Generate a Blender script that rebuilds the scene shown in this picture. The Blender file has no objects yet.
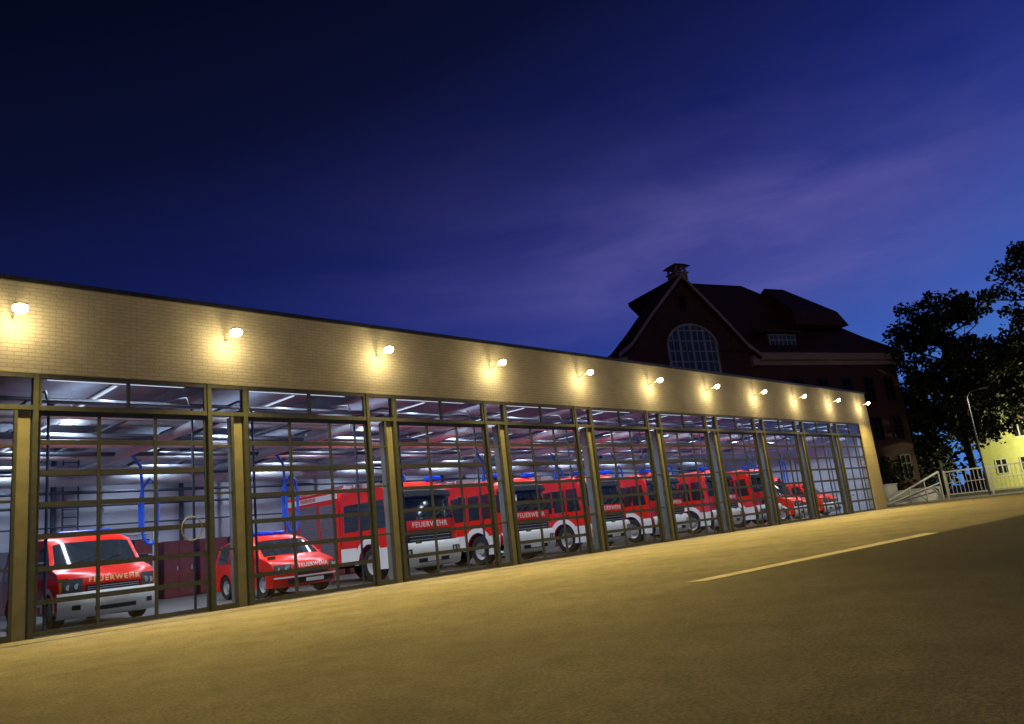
import bpy, math, random
from mathutils import Vector, Matrix
random.seed(7)
S=bpy.context.scene
COL=S.collection
S.view_settings.view_transform='Standard'
S.view_settings.look='None'
S.view_settings.exposure=0
# ---------------------------------------------------------------- materials
def nodes_of(m):
    m.use_nodes=True
    nt=m.node_tree
    b=[n for n in nt.nodes if n.type=='BSDF_PRINCIPLED'][0]
    return nt,b
def mat(name,col,rough=0.6,metal=0.0,var=0.15,scale=4.0,bump=0.0,bscale=40,coat=0.0,emit=None,es=0.0,spec=None,detail=4):
    m=bpy.data.materials.new(name)
    nt,b=nodes_of(m)
    tc=nt.nodes.new('ShaderNodeTexCoord')
    nz=nt.nodes.new('ShaderNodeTexNoise'); nz.inputs['Scale'].default_value=scale; nz.inputs['Detail'].default_value=detail
    nt.links.new(tc.outputs['Object'],nz.inputs['Vector'])
    cr=nt.nodes.new('ShaderNodeValToRGB')
    lo=[c*(1-var) for c in col]; hi=[min(1,c*(1+var)) for c in col]
    cr.color_ramp.elements[0].position=0.3; cr.color_ramp.elements[1].position=0.7
    cr.color_ramp.elements[0].color=(*lo,1); cr.color_ramp.elements[1].color=(*hi,1)
    nt.links.new(nz.outputs['Fac'],cr.inputs['Fac'])
    nt.links.new(cr.outputs['Color'],b.inputs['Base Color'])
    b.inputs['Roughness'].default_value=rough; b.inputs['Metallic'].default_value=metal
    if spec is not None: b.inputs['Specular IOR Level'].default_value=spec
    if coat: b.inputs['Coat Weight'].default_value=coat; b.inputs['Coat Roughness'].default_value=0.08
    if emit: b.inputs['Emission Color'].default_value=(*emit,1); b.inputs['Emission Strength'].default_value=es
    if bump:
        n2=nt.nodes.new('ShaderNodeTexNoise'); n2.inputs['Scale'].default_value=bscale; n2.inputs['Detail'].default_value=5
        nt.links.new(tc.outputs['Object'],n2.inputs['Vector'])
        bp=nt.nodes.new('ShaderNodeBump'); bp.inputs['Strength'].default_value=bump; bp.inputs['Distance'].default_value=0.02
        nt.links.new(n2.outputs['Fac'],bp.inputs['Height']); nt.links.new(bp.outputs['Normal'],b.inputs['Normal'])
    return m
def brickmat(name,c1,c2,mort,bw,bh,rough=0.8,ms=0.012,bd=0.015):
    m=bpy.data.materials.new(name); nt,b=nodes_of(m)
    tc=nt.nodes.new('ShaderNodeTexCoord'); sp=nt.nodes.new('ShaderNodeSeparateXYZ'); cb=nt.nodes.new('ShaderNodeCombineXYZ')
    nt.links.new(tc.outputs['Object'],sp.inputs[0])
    ad=nt.nodes.new('ShaderNodeMath'); ad.operation='ADD'
    nt.links.new(sp.outputs['X'],ad.inputs[0]); nt.links.new(sp.outputs['Y'],ad.inputs[1])
    nt.links.new(ad.outputs[0],cb.inputs['X']); nt.links.new(sp.outputs['Z'],cb.inputs['Y'])
    br=nt.nodes.new('ShaderNodeTexBrick')
    br.inputs['Scale'].default_value=1; br.inputs['Brick Width'].default_value=bw; br.inputs['Row Height'].default_value=bh
    br.inputs['Mortar Size'].default_value=ms; br.inputs['Mortar Smooth'].default_value=0.3
    br.inputs['Color1'].default_value=(*c1,1); br.inputs['Color2'].default_value=(*c2,1); br.inputs['Mortar'].default_value=(*mort,1)
    nt.links.new(cb.outputs[0],br.inputs['Vector'])
    nz=nt.nodes.new('ShaderNodeTexNoise'); nz.inputs['Scale'].default_value=1.3; nz.inputs['Detail'].default_value=6
    nt.links.new(tc.outputs['Object'],nz.inputs['Vector'])
    mr=nt.nodes.new('ShaderNodeMapRange'); mr.inputs['To Min'].default_value=0.7; mr.inputs['To Max'].default_value=1.2
    nt.links.new(nz.outputs['Fac'],mr.inputs['Value'])
    mx=nt.nodes.new('ShaderNodeVectorMath'); mx.operation='SCALE'
    nt.links.new(br.outputs['Color'],mx.inputs[0]); nt.links.new(mr.outputs['Result'],mx.inputs['Scale'])
    nt.links.new(mx.outputs[0],b.inputs['Base Color'])
    b.inputs['Roughness'].default_value=rough
    bp=nt.nodes.new('ShaderNodeBump'); bp.inputs['Strength'].default_value=0.6; bp.inputs['Distance'].default_value=bd; bp.invert=True
    nt.links.new(br.outputs['Fac'],bp.inputs['Height']); nt.links.new(bp.outputs['Normal'],b.inputs['Normal'])
    return m
def glassmat(name,tint=(0.88,0.93,0.95),rough=0.02):
    m=bpy.data.materials.new(name); m.use_nodes=True; nt=m.node_tree; nt.nodes.clear()
    o=nt.nodes.new('ShaderNodeOutputMaterial'); t=nt.nodes.new('ShaderNodeBsdfTransparent'); g=nt.nodes.new('ShaderNodeBsdfGlossy')
    t.inputs['Color'].default_value=(*tint,1); g.inputs['Roughness'].default_value=rough
    fr=nt.nodes.new('ShaderNodeFresnel'); fr.inputs['IOR'].default_value=1.45
    mx=nt.nodes.new('ShaderNodeMixShader')
    nt.links.new(fr.outputs[0],mx.inputs[0]); nt.links.new(t.outputs[0],mx.inputs[1]); nt.links.new(g.outputs[0],mx.inputs[2]); nt.links.new(mx.outputs[0],o.inputs[0])
    return m
def emimat(name,col,st):
    m=bpy.data.materials.new(name); m.use_nodes=True; nt=m.node_tree; nt.nodes.clear()
    o=nt.nodes.new('ShaderNodeOutputMaterial'); e=nt.nodes.new('ShaderNodeEmission'); e.inputs[0].default_value=(*col,1); e.inputs[1].default_value=st
    nt.links.new(e.outputs[0],o.inputs[0]); return m

M_brick=brickmat('cream_brick',(0.50,0.465,0.37),(0.45,0.415,0.33),(0.35,0.32,0.25),0.25,0.083,ms=0.009,bd=.022)
M_redbrick=brickmat('red_brick',(0.17,0.042,0.032),(0.13,0.035,0.028),(0.11,0.085,0.075),0.25,0.083)
M_tile=brickmat('roof_tiles',(0.20,0.07,0.05),(0.14,0.05,0.04),(0.05,0.03,0.03),0.3,0.25,rough=0.8,ms=0.02)
M_tile2=brickmat('dark_roof_tiles',(0.06,0.045,0.04),(0.045,0.035,0.035),(0.02,0.02,0.02),0.3,0.25,rough=0.8,ms=0.02)
M_coping=mat('coping_metal',(0.05,0.05,0.055),0.5,0.6)
M_steel=mat('steel_frame',(0.07,0.08,0.075),0.5,0.3,0.2,8)
M_door=mat('door_aluminium',(0.07,0.08,0.08),0.45,0.4,0.15,8)
M_conc=mat('column_concrete',(0.20,0.20,0.165),0.85,0,0.15,3,0.2)
M_pale=mat('pale_concrete',(0.50,0.49,0.44),0.85,0,0.15,2,0.2)
M_glass=glassmat('window_glass')
M_inwall=mat('hall_wall_paint',(0.50,0.53,0.64),0.8,0,0.10,1.2)
M_inceil=mat('hall_ceiling',(0.20,0.22,0.27),0.85,0,0.2,2)
M_infloor=mat('hall_floor',(0.075,0.075,0.08),0.35,0,0.2,2)
M_galv=mat('galvanised_pipe',(0.46,0.49,0.56),0.55,0.3,0.1,6)
M_dkpipe=mat('dark_pipe',(0.06,0.07,0.09),0.5,0.3,0.1,6)
M_red=mat('red_vehicle_paint',(0.80,0.022,0.005),0.32,0,0.05,2,coat=0.3,spec=.3)
M_white=mat('white_vehicle_paint',(0.86,0.86,0.84),0.4,0,0.03,3,coat=0.2)
M_wl=mat('white_lettering',(0.88,0.88,0.85),0.4,0,0.02,3)
M_yl=mat('yellow_lettering',(0.85,0.80,0.30),0.4,0,0.02,3)
M_black=mat('black_plastic',(0.018,0.018,0.02),0.5,0,0.2,9)
M_arm=mat('bracket_paint',(0.30,0.28,0.22),0.6,0.1,0.1,9)
M_tyre=mat('rubber',(0.015,0.015,0.015),0.85,0,0.2,12)
M_rim=mat('wheel_rim',(0.60,0.60,0.60),0.4,0.3,0.1,10)
M_vglass=mat('vehicle_glass',(0.02,0.025,0.03),0.06,0,0.1,2,spec=0.8)
M_head=mat('headlight_lens',(0.75,0.78,0.8),0.12,0.2,0.1,20,coat=0.8)
M_headd=mat('headlight_reflector',(0.16,0.17,0.18),0.2,0.4,0.1,20)
M_amber=mat('amber_lens',(0.8,0.25,0.02),0.3,0,0.1,20)
M_blue=mat('blue_beacon_plastic',(0.01,0.06,0.7),0.15,0,0.1,5)
M_hose=mat('blue_hose',(0.015,0.10,0.72),0.5,0,0.2,20)
M_shut=mat('aluminium_shutter',(0.26,0.26,0.29),0.4,0.5,0.08,6)
M_bark=mat('bark',(0.05,0.04,0.03),0.9,0,0.3,6,0.5)
M_leaf=mat('foliage',(0.035,0.05,0.022),0.7,0,0.45,1.2)
M_trim=mat('painted_trim',(0.52,0.40,0.33),0.7,0,0.1,3)
M_whitew=mat('white_window_wood',(0.52,0.56,0.53),0.6,0,0.1,3)
M_dkglass=mat('dusk_window_glass',(0.07,0.12,0.11),0.2,0,0.2,1,spec=0.9)
M_bkglass=mat('unlit_window_glass',(0.015,0.015,0.018),0.7,0,0.2,1,spec=0.05)
M_yhouse=mat('yellow_render',(0.52,0.54,0.22),0.85,0,0.1,1.5,0.2)
M_rail=mat('railing_paint',(0.80,0.79,0.72),0.5,0,0.08,5)
M_lamp=emimat('floodlight_lens_glow',(1.0,0.74,0.36),40)
M_tube=emimat('luminaire_glow',(0.75,0.85,1.0),1.0)
M_locker=mat('locker_grey',(0.20,0.21,0.26),0.5,0.2,0.1,3)
M_lockr=mat('locker_dark_red',(0.16,0.035,0.035),0.5,0.1,0.2,3)
M_doorred=mat('door_dark',(0.12,0.12,0.16),0.5,0,0.1,3)
M_ring=mat('pale_ring_paint',(0.22,0.22,0.20),0.5,0,0.1,3)

# ---------------------------------------------------------------- mesh builder
class MB:
    def __init__(s): s.v=[]; s.f=[]
    def add(s,v,f):
        o=len(s.v); s.v+=[tuple(p) for p in v]; s.f+=[tuple(i+o for i in q) for q in f]
    def box(s,x0,x1,y0,y1,z0,z1):
        s.add([(x0,y0,z0),(x1,y0,z0),(x1,y1,z0),(x0,y1,z0),(x0,y0,z1),(x1,y0,z1),(x1,y1,z1),(x0,y1,z1)],
              [(0,3,2,1),(4,5,6,7),(0,1,5,4),(1,2,6,5),(2,3,7,6),(3,0,4,7)])
    def tube(s,pts,rad,n=8,cap=True):
        pts=[Vector(p) for p in pts]; 
        if not isinstance(rad,(list,tuple)): rad=[rad]*len(pts)
        rings=[]; prev=None
        for i,p in enumerate(pts):
            a=pts[max(0,i-1)]; b=pts[min(len(pts)-1,i+1)]
            d=(b-a).normalized()
            if prev is None:
                r=Vector((1,0,0)) if abs(d.x)<0.8 else Vector((0,1,0))
            else: r=prev
            e1=(r-d*r.dot(d)).normalized(); e2=d.cross(e1); prev=e1
            rings.append([p+(e1*math.cos(2*math.pi*k/n)+e2*math.sin(2*math.pi*k/n))*rad[i] for k in range(n)])
        v=[q for r in rings for q in r]; f=[]
        for i in range(len(pts)-1):
            for k in range(n):
                f.append((i*n+k,i*n+(k+1)%n,(i+1)*n+(k+1)%n,(i+1)*n+k))
        if cap: f.append(tuple(range(n-1,-1,-1))); f.append(tuple(range((len(pts)-1)*n,len(pts)*n)))
        s.add(v,f)
    def lathe_x(s,prof,c,n=24):
        v=[];f=[]
        for (r,x) in prof:
            for k in range(n):
                a=2*math.pi*k/n; v.append((c[0]+x,c[1]+r*math.cos(a),c[2]+r*math.sin(a)))
        for i in range(len(prof)-1):
            for k in range(n): f.append((i*n+k,i*n+(k+1)%n,(i+1)*n+(k+1)%n,(i+1)*n+k))
        s.add(v,f)
    def obj(s,name,m,parent=None,smooth=None,bevel=0):
        me=bpy.data.meshes.new(name); me.from_pydata(s.v,[],s.f); me.update()
        me.materials.append(m)
        o=bpy.data.objects.new(name,me); COL.objects.link(o)
        if parent: o.parent=parent
        if smooth is not None:
            me.shade_smooth(); me.set_sharp_from_angle(angle=math.radians(smooth))
        if bevel:
            bm=o.modifiers.new('bevel','BEVEL'); bm.width=bevel; bm.segments=2; bm.limit_method='ANGLE'
        return o
def empty(name,loc=(0,0,0),label=None,cat=None,rot=0,group=None):
    o=bpy.data.objects.new(name,None); COL.objects.link(o); o.location=loc; o.rotation_euler=(0,0,rot); o.empty_display_size=0.3
    if label: o['label']=label
    if cat: o['category']=cat
    if group: o['group']=group
    return o
def meta(o,label,cat,group=None):
    o['label']=label; o['category']=cat
    if group: o['group']=group
    return o
def kids(o): return [c for c in bpy.data.objects if c.parent==o]
def deep(o,dx=Vector((0,0,0)),parent=None):
    n=o.copy(); COL.objects.link(n)
    if parent is not None:
        n.parent=parent; n.matrix_parent_inverse=o.matrix_parent_inverse.copy()
    else: n.location=o.location+Vector(dx)
    for c in kids(o): deep(c,parent=n)
    return n

# ---------------------------------------------------------------- camera
r=Vector((0.70117,-0.07985,-0.70851)).normalized()
u=Vector((-0.10846,0.97029,-0.21637)); u=(u-r*u.dot(r)).normalized()
n=u.cross(r)
cam=bpy.data.cameras.new('camera'); co=bpy.data.objects.new('camera',cam); COL.objects.link(co)
mw=Matrix(((r.x,r.y,r.z,0),(n.x,n.y,n.z,0),(u.x,u.y,u.z,0.95),(0,0,0,1)))
co.matrix_world=mw
cam.sensor_width=36; cam.lens=772/1024*36; cam.clip_end=4000; cam.clip_start=0.05
S.camera=co

# ---------------------------------------------------------------- ground
D=17.6
gm=bpy.data.materials.new('apron_asphalt'); nt,b=nodes_of(gm)
tc=nt.nodes.new('ShaderNodeTexCoord')
def noise(sc,det=5,ro=0.6):
    q=nt.nodes.new('ShaderNodeTexNoise'); q.inputs['Scale'].default_value=sc; q.inputs['Detail'].default_value=det; q.inputs['Roughness'].default_value=ro
    nt.links.new(tc.outputs['Object'],q.inputs['Vector']); return q
def mathn(op,a,bv,c=None):
    q=nt.nodes.new('ShaderNodeMath'); q.operation=op
    for i,x in enumerate([a,bv,c]):
        if x is None: continue
        if isinstance(x,(int,float)): q.inputs[i].default_value=x
        else: nt.links.new(x,q.inputs[i])
    return q.outputs[0]
def ramp(fac,els):
    q=nt.nodes.new('ShaderNodeValToRGB'); cr=q.color_ramp
    while len(cr.elements)<len(els): cr.elements.new(0.5)
    for e,(p,c) in zip(cr.elements,els): e.position=p; e.color=(*c,1)
    nt.links.new(fac,q.inputs['Fac']); return q.outputs['Color']
def mrange(v,a,b_,c,d,smooth=True):
    q=nt.nodes.new('ShaderNodeMapRange'); q.interpolation_type='SMOOTHSTEP' if smooth else 'LINEAR'
    for k_,x in zip(('From Min','From Max','To Min','To Max'),(a,b_,c,d)): q.inputs[k_].default_value=x
    nt.links.new(v,q.inputs['Value']); return q.outputs['Result']
n1=noise(0.25,6); n2=noise(3.5,8,0.75); n3=noise(32,4,0.85); n4=noise(0.9,5,.6)
c1=ramp(n1.outputs['Fac'],[(0.3,(0.21,0.195,0.16)),(0.7,(0.31,0.29,0.245))])
c2=ramp(n2.outputs['Fac'],[(0.25,(0.6,0.6,0.6)),(0.8,(1.25,1.25,1.25))])
c3=ramp(n3.outputs['Fac'],[(0.34,(0.35,0.35,0.35)),(0.66,(1.45,1.45,1.45))])
c4=ramp(n4.outputs['Fac'],[(0.32,(0.80,0.80,0.80)),(0.6,(1.08,1.08,1.08))])
def mul(a,bv):
    q=nt.nodes.new('ShaderNodeVectorMath'); q.operation='MULTIPLY'; nt.links.new(a,q.inputs[0]); nt.links.new(bv,q.inputs[1]); return q.outputs[0]
sp=nt.nodes.new('ShaderNodeSeparateXYZ'); nt.links.new(tc.outputs['Object'],sp.inputs[0])
X_,Y_=sp.outputs['X'],sp.outputs['Y']
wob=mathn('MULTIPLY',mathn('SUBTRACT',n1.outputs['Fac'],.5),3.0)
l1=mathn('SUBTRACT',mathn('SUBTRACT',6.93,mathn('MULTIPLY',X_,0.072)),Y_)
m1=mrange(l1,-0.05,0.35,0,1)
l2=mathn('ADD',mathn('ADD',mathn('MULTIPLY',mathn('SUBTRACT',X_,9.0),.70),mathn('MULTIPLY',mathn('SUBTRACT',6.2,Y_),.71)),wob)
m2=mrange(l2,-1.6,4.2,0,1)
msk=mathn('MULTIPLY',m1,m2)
dk=mrange(msk,0,1,1.0,0.13,False)  # darker asphalt plus light falloff painted into the albedo, right foreground
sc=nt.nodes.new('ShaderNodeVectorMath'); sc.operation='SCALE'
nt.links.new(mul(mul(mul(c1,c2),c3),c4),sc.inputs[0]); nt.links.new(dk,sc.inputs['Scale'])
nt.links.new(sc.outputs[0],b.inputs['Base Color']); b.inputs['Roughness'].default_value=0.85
b.inputs['Specular IOR Level'].default_value=.3
bp=nt.nodes.new('ShaderNodeBump'); bp.inputs['Strength'].default_value=0.9; bp.inputs['Distance'].default_value=0.025
nt.links.new(n3.outputs['Fac'],bp.inputs['Height']); nt.links.new(bp.outputs['Normal'],b.inputs['Normal'])
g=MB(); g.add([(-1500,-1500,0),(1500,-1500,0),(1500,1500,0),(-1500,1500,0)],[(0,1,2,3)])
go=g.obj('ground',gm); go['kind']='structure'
M_kerb=mat('pale_kerb_stone',(0.62,0.59,0.52),0.8,0,0.25,2.5,0.3)
k=MB(); k.add([(9.9,6.44,0.008),(9.95,6.14,0.008),(18.2,5.42,0.008),(18.4,5.78,0.008)],[(0,1,2,3)])
ko=k.obj('pale_paving_strip',M_kerb); ko['kind']='structure'
M_chan=mat('drain_channel',(0.05,0.05,0.05),0.7,0.3,0.2,8)
k=MB(); k.add([(XX,YY,0.006) for XX,YY in [(2,16.2),(50,16.2),(50,16.32),(2,16.32)]],[(0,1,2,3)])
ko=k.obj('drainage_channel',M_chan); ko['kind']='structure'

# ---------------------------------------------------------------- fire station
P=4.509; XL0=4.463; OW=3.5; ZD=4.45; ZT=5.22; ZR=7.15; XE=50.4; XW=-6; YB=31.0
st=empty('fire_station',(0,D,0),'flat-roofed pale brick fire station with ten glazed gates','fire station')
def so(mb,name,m,**k):
    mb.v=[(x,y-D,z) for x,y,z in mb.v]
    return mb.obj(name,m,st,**k)
w=MB(); w.box(XW,XE,D,D+0.35,ZT,ZR); w.box(XW,XL0-1.0,D,D+0.35,0,ZT); w.box(XL0+10*P-1.0,XE,D,D+0.35,0,ZT)
so(w,'facade_wall',M_brick)
w=MB(); w.box(XW-.05,XE+.06,D-.06,D+.45,ZR,ZR+.10); so(w,'roof_coping',M_coping)
w=MB(); w.box(XW,XE-.01,D+.45,YB,6.6,6.8); so(w,'roof',M_coping)
w=MB(); w.box(XW,XE,YB,YB+.3,0,7.0); w.box(XE-.3,XE-.004,D+.352,YB,0,6.6); w.box(XW+.004,XW+.3,D+.352,YB,0,6.6); so(w,'rear_and_side_wall',M_inwall)
w=MB(); w.box(XW+.31,XE-.31,D+.36,YB-.01,5.75,5.9)
so(w,'ceiling',M_inceil)
w=MB(); w.box(XW+.31,XE-.31,D+.02,YB-.01,-.1,0.012); so(w,'hall_floor',M_infloor)
for i in range(11):
    w=MB(); x=XL0-1.0+P*i-.1; w.box(x+.5,x+.8,D+.5,YB-.02,5.30,5.745); so(w,'ceiling_beam',M_inceil)
for i in range(10):
    zx=XL0-1.0+P*i
    w=MB(); w.box(zx+.64,zx+.87,D+.05,D+.35,0.013,ZD)
    so(w,'column',M_conc)
    w=MB()
    w.box(zx+.004,zx+.10,D-.03,D+.16,0,5.21); w.box(zx+.90,zx+.998,D-.03,D+.16,0,5.21)
    w.box(zx+.10,zx+.90,D-.02,D+.08,ZD+.002,ZD+.10); w.box(zx+.10,zx+.635,D-.02,D+.08,0,.12); w.box(zx+.10,zx+.90,D-.02,D+.08,5.12,5.20)
    w.box(zx+.575,zx+.635,D-.015,D+.07,.12,ZD)
    for zz_ in (1.3,2.6,3.7): w.box(zx+.10,zx+.575,D,D+.06,zz_,zz_+.05)
    so(w,'sidelight_frame',M_steel)
    w=MB(); w.add([(zx+.10,D+.03,.12),(zx+.575,D+.03,.12),(zx+.575,D+.03,ZD),(zx+.10,D+.03,ZD)],[(0,1,2,3)])
    w.add([(zx+.10,D+.03,ZD+.1),(zx+.90,D+.03,ZD+.1),(zx+.90,D+.03,5.12),(zx+.10,D+.03,5.12)],[(0,1,2,3)])
    so(w,'sidelight_pane',M_glass)
def make_gate(i):
    x0=XL0+P*i; x1=x0+OW
    w=MB(); y0=D+.05;y1=D+.10
    nrow=7; zb=.03; zt=ZD-.02; h=(zt-zb)/nrow
    for k in range(nrow+1):
        z=zb+h*k; hh=.05 if 0<k<nrow else .08
        w.box(x0+.006,x1-.006,y0,y1,max(.02,z-hh),min(ZD-.004,z+hh))
    for k in range(4):
        x=x0+(x1-x0)*k/3; hw=.030 if 0<k<3 else .06
        w.box(max(x0+.006,x-hw),min(x1-.006,x+hw),y0-.012,y1-.004,.02,ZD-.004)
    w.box(x0+.41,x0+.59,y0-.05,y0-.004,.98,1.05)
    o=so(w,'gate',M_door)
    w=MB(); w.add([(x0+.05,D+.075,.05),(x1-.05,D+.075,.05),(x1-.05,D+.075,ZD-.05),(x0+.05,D+.075,ZD-.05)],[(0,1,2,3)])
    g=so(w,'gate_glazing',M_glass); g.parent=o
    if i==0:
        w=MB(); cx,cz,rr=7.58,1.86,.23
        w.tube([(cx+rr*math.cos(2*math.pi*k/24),D+.055,cz+rr*math.sin(2*math.pi*k/24)*1.15) for k in range(25)],.016,6,cap=False)
        g=so(w,'ring_mark',M_ring); g.parent=o
    w=MB()
    w.box(x0+.002,x1-.002,D-.015,D+.09,ZD,ZD+.10); w.box(x0+.002,x1-.002,D-.015,D+.09,5.12,5.20)
    for xx in (x0+.03,(x0+x1)/2,x1-.03): w.box(xx-.028,xx+.028,D-.005,D+.08,ZD+.10,5.12)
    o=so(w,'transom_window',M_steel)
    w=MB(); w.add([(x0+.06,D+.03,ZD+.1),(x1-.06,D+.03,ZD+.1),(x1-.06,D+.03,5.12),(x0+.06,D+.03,5.12)],[(0,1,2,3)])
    g=so(w,'transom_glazing',M_glass); g.parent=o
for i in range(10): make_gate(i)

# floodlights
def aimed(obj,loc,d):
    obj.location=loc; obj.rotation_euler=Vector(d).to_track_quat('-Z','Y').to_euler()
fl=empty('floodlight',(0,0,0),'lit warm wall floodlight on a short bracket on the station facade','floodlight',group='floodlights along the station facade')
w=MB(); w.tube([(0,0,-.08),(0,-.28,-.07),(0,-.50,-.0)],.015,8); w.box(-.04,.04,-.02,0,-.12,-.04)
w.obj('bracket',M_arm,fl)
R=Matrix.Rotation(math.radians(-28),4,'X')
def tilt(mb,c):
    mb.v=[tuple((R@Vector(p))+Vector(c)) for p in mb.v]; return mb
w=MB(); w.box(-.13,.13,-.10,.10,0.0,.04); w.box(-.10,.10,-.07,.07,.04,.065)
tilt(w,(0,-.60,0)).obj('lamp_housing',M_arm,fl,bevel=.01)
w=MB(); nn_=20
ring=[[(rr*.145*math.cos(2*math.pi*k/nn_),rr*.115*math.sin(2*math.pi*k/nn_),zz_) for k in range(nn_)] for rr,zz_ in ((1,-.002),(.95,-.05),(.72,-.09),(.3,-.112))]
w.add([p for q in ring for p in q],[(i*nn_+k,i*nn_+(k+1)%nn_,(i+1)*nn_+(k+1)%nn_,(i+1)*nn_+k) for i in range(3) for k in range(nn_)]+[tuple(range(3*nn_,4*nn_))])
tilt(w,(0,-.60,0)).obj('lamp_glass',M_lamp,fl,smooth=60)
def light(name,kind,energy,color,parent,loc,d,**kw):
    l=bpy.data.lights.new(name,kind); l.energy=energy; l.color=color
    for a_,v_ in kw.items(): setattr(l,a_,v_)
    o=bpy.data.objects.new(name,l); COL.objects.link(o); o.parent=parent; aimed(o,loc,d); return o
WARM=(1.0,0.70,0.17)
light('floodlight_beam','SPOT',2150,WARM,fl,(0,-.76,-.18),(0,-.60,-.80),spot_size=math.radians(154),spot_blend=0.9,shadow_soft_size=.08)
light('floodlight_spill','POINT',50,(1.0,0.77,0.36),fl,(0,-.50,-.20),(0,0,-1),shadow_soft_size=.06)
X0=XL0-.5-.02
fl.location=(X0,D,6.4)
for i in range(1,11): deep(fl,(P*i,0,0))

# ---------------------------------------------------------------- hall interior things
li=empty('ceiling_light',(XL0+OW/2,D,0),'cool white strip light hanging under the hall ceiling','ceiling light',group='strip lights in the vehicle hall')
w=MB(); w.box(-.09,.09,.75,12.5,5.235,5.29); w.box(-1.5,1.5,.50,.62,5.24,5.30)  # cross bar and its tube near the gate are added for the front fill
for yy in (.9,4,6.5,9,12): w.box(-.008,.008,yy,yy+.02,5.29,5.745)
w.box(-1.3,-1.28,.55,.57,5.30,5.745); w.box(1.28,1.3,.55,.57,5.30,5.745)
w.obj('light_housing',M_galv,li)
w=MB(); w.box(-.03,.03,.8,12.45,5.215,5.232); w.box(-1.45,1.45,.53,.59,5.22,5.237); w.obj('light_tube',M_tube,li)
sl=light('strip_light','AREA',360,(0.76,0.86,1.0),li,(0,6.5,5.19),(0,0,-1),shape='RECTANGLE',size=.16,size_y=11.4)
sl.data.spread=math.radians(144)
sl=light('vehicle_fill_light','AREA',75,(0.86,0.91,1.0),li,(0,.60,5.17),(0,.42,-.9),shape='RECTANGLE',size=2.9,size_y=.08)  # added fill inside the gate, brightens the vehicle fronts
sl.data.spread=math.radians(140)
light('ceiling_fill_light','AREA',42,(0.68,0.80,1.0),li,(0,6.6,5.33),(0,0,1),shape='RECTANGLE',size=.16,size_y=11.4)  # added upward fill, evens out the light under the ceiling
for i in range(1,10): deep(li,(P*i,0,0))
def pipe(pts,rad,label,m=M_galv,name='ceiling_pipe',cat='pipe',gr='pipes under the hall ceiling'):
    w=MB(); w.tube(pts,rad,10)
    o=w.obj(name,m,smooth=40); return meta(o,label,cat,gr)
for yy,zz_,rr,mm,ll in ((18.9,4.95,.05,M_dkpipe,'thin dark pipe'),(19.4,4.75,.12,M_galv,'galvanised ventilation pipe'),(20.6,4.9,.05,M_dkpipe,'thin dark pipe'),(21.2,4.5,.05,M_dkpipe,'thin dark pipe'),(22.6,4.65,.20,M_galv,'thick galvanised duct'),(24.1,4.5,.06,M_dkpipe,'thin dark pipe'),(25.4,4.6,.09,M_galv,'galvanised pipe'),(26.3,4.2,.05,M_dkpipe,'thin dark pipe'),(27.4,4.55,.07,M_galv,'galvanised pipe'),(28.6,4.3,.22,M_galv,'thick galvanised duct'),(29.8,4.0,.06,M_dkpipe,'thin dark pipe'),(30.7,3.6,.05,M_dkpipe,'thin dark conduit'),(30.8,4.9,.08,M_dkpipe,'dark sprinkler pipe'),(30.8,2.9,.03,M_dkpipe,'thin dark conduit')):
    pipe([(XW+1,yy,zz_),(XE-1,yy,zz_)],rr,ll+' running under the hall ceiling',m=mm)
for i in range(10):
    xx=XL0+P*i
    for dx_ in (.25,3.25):
        pipe([(xx+dx_,D+.25,.1),(xx+dx_,D+.25,4.6),(xx+dx_,D+.5,4.95),(xx+dx_,D+1.0,5.03),(xx+dx_,D+6,5.05)],.03,'gate track rail bending back under the ceiling',name='gate_track',cat='rail',gr='gate track rails',m=M_dkpipe)
    pipe([(xx+.05,D+.22,4.68),(xx+3.45,D+.22,4.68)],.04,'spring shaft above the gate',name='spring_shaft',cat='shaft',gr='gate spring shafts')
    pipe([(xx+3.75,D+1.0,4.45),(xx+3.75,D+13,4.45)],.13,'exhaust extraction duct above the parking bay',name='exhaust_duct',cat='duct',gr='exhaust ducts')
    pipe([(xx+1.0,D+6.5,5.15),(xx+1.0,D+13.2,5.15),(xx+1.0,D+13.3,5.0),(xx+1.0,D+13.3,1.2)],.06,'pipe running back and down the rear wall',name='wall_pipe',gr='pipes on the rear hall wall')
    pipe([(xx+2.6,D+1.5,4.80),(xx+2.6,D+13,4.80)],.06,'thin pipe above the parking bay',m=M_dkpipe)
    pipe([(xx+.7,D+1.5,4.95),(xx+.7,D+13,4.5)],.05,'thin sloping pipe above the parking bay',m=M_dkpipe)
    pipe([(xx+3.9,D+13.3,5.5),(xx+3.9,D+13.3,.2)],.09,'vertical downpipe on the rear wall',name='wall_pipe',gr='pipes on the rear hall wall',m=M_dkpipe)
    w=MB(); hx=xx+4.1; hy=23.2; pts=[(xx+3.75,hy,4.4),(xx+3.85,hy,4.3),(hx-.05,hy,4.0),(hx,hy,3.2)]
    for t in range(0,15):
        a_=math.pi*t/14; pts.append((hx+.20-.20*math.cos(a_),hy,2.15-.35*math.sin(a_)))
    pts+=[(hx+.42,hy,3.0),(hx+.36,hy,3.5),(hx+.2,hy,3.65),(hx+.05,hy+.15,3.4),(hx-.02,hy+.2,2.9),(hx,hy+.2,2.3)]
    w.tube(pts,.045,10); o=w.obj('exhaust_hose',M_hose,smooth=60); meta(o,'blue flexible exhaust hose looped and hanging from the ceiling duct','hose','exhaust hoses')
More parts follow.
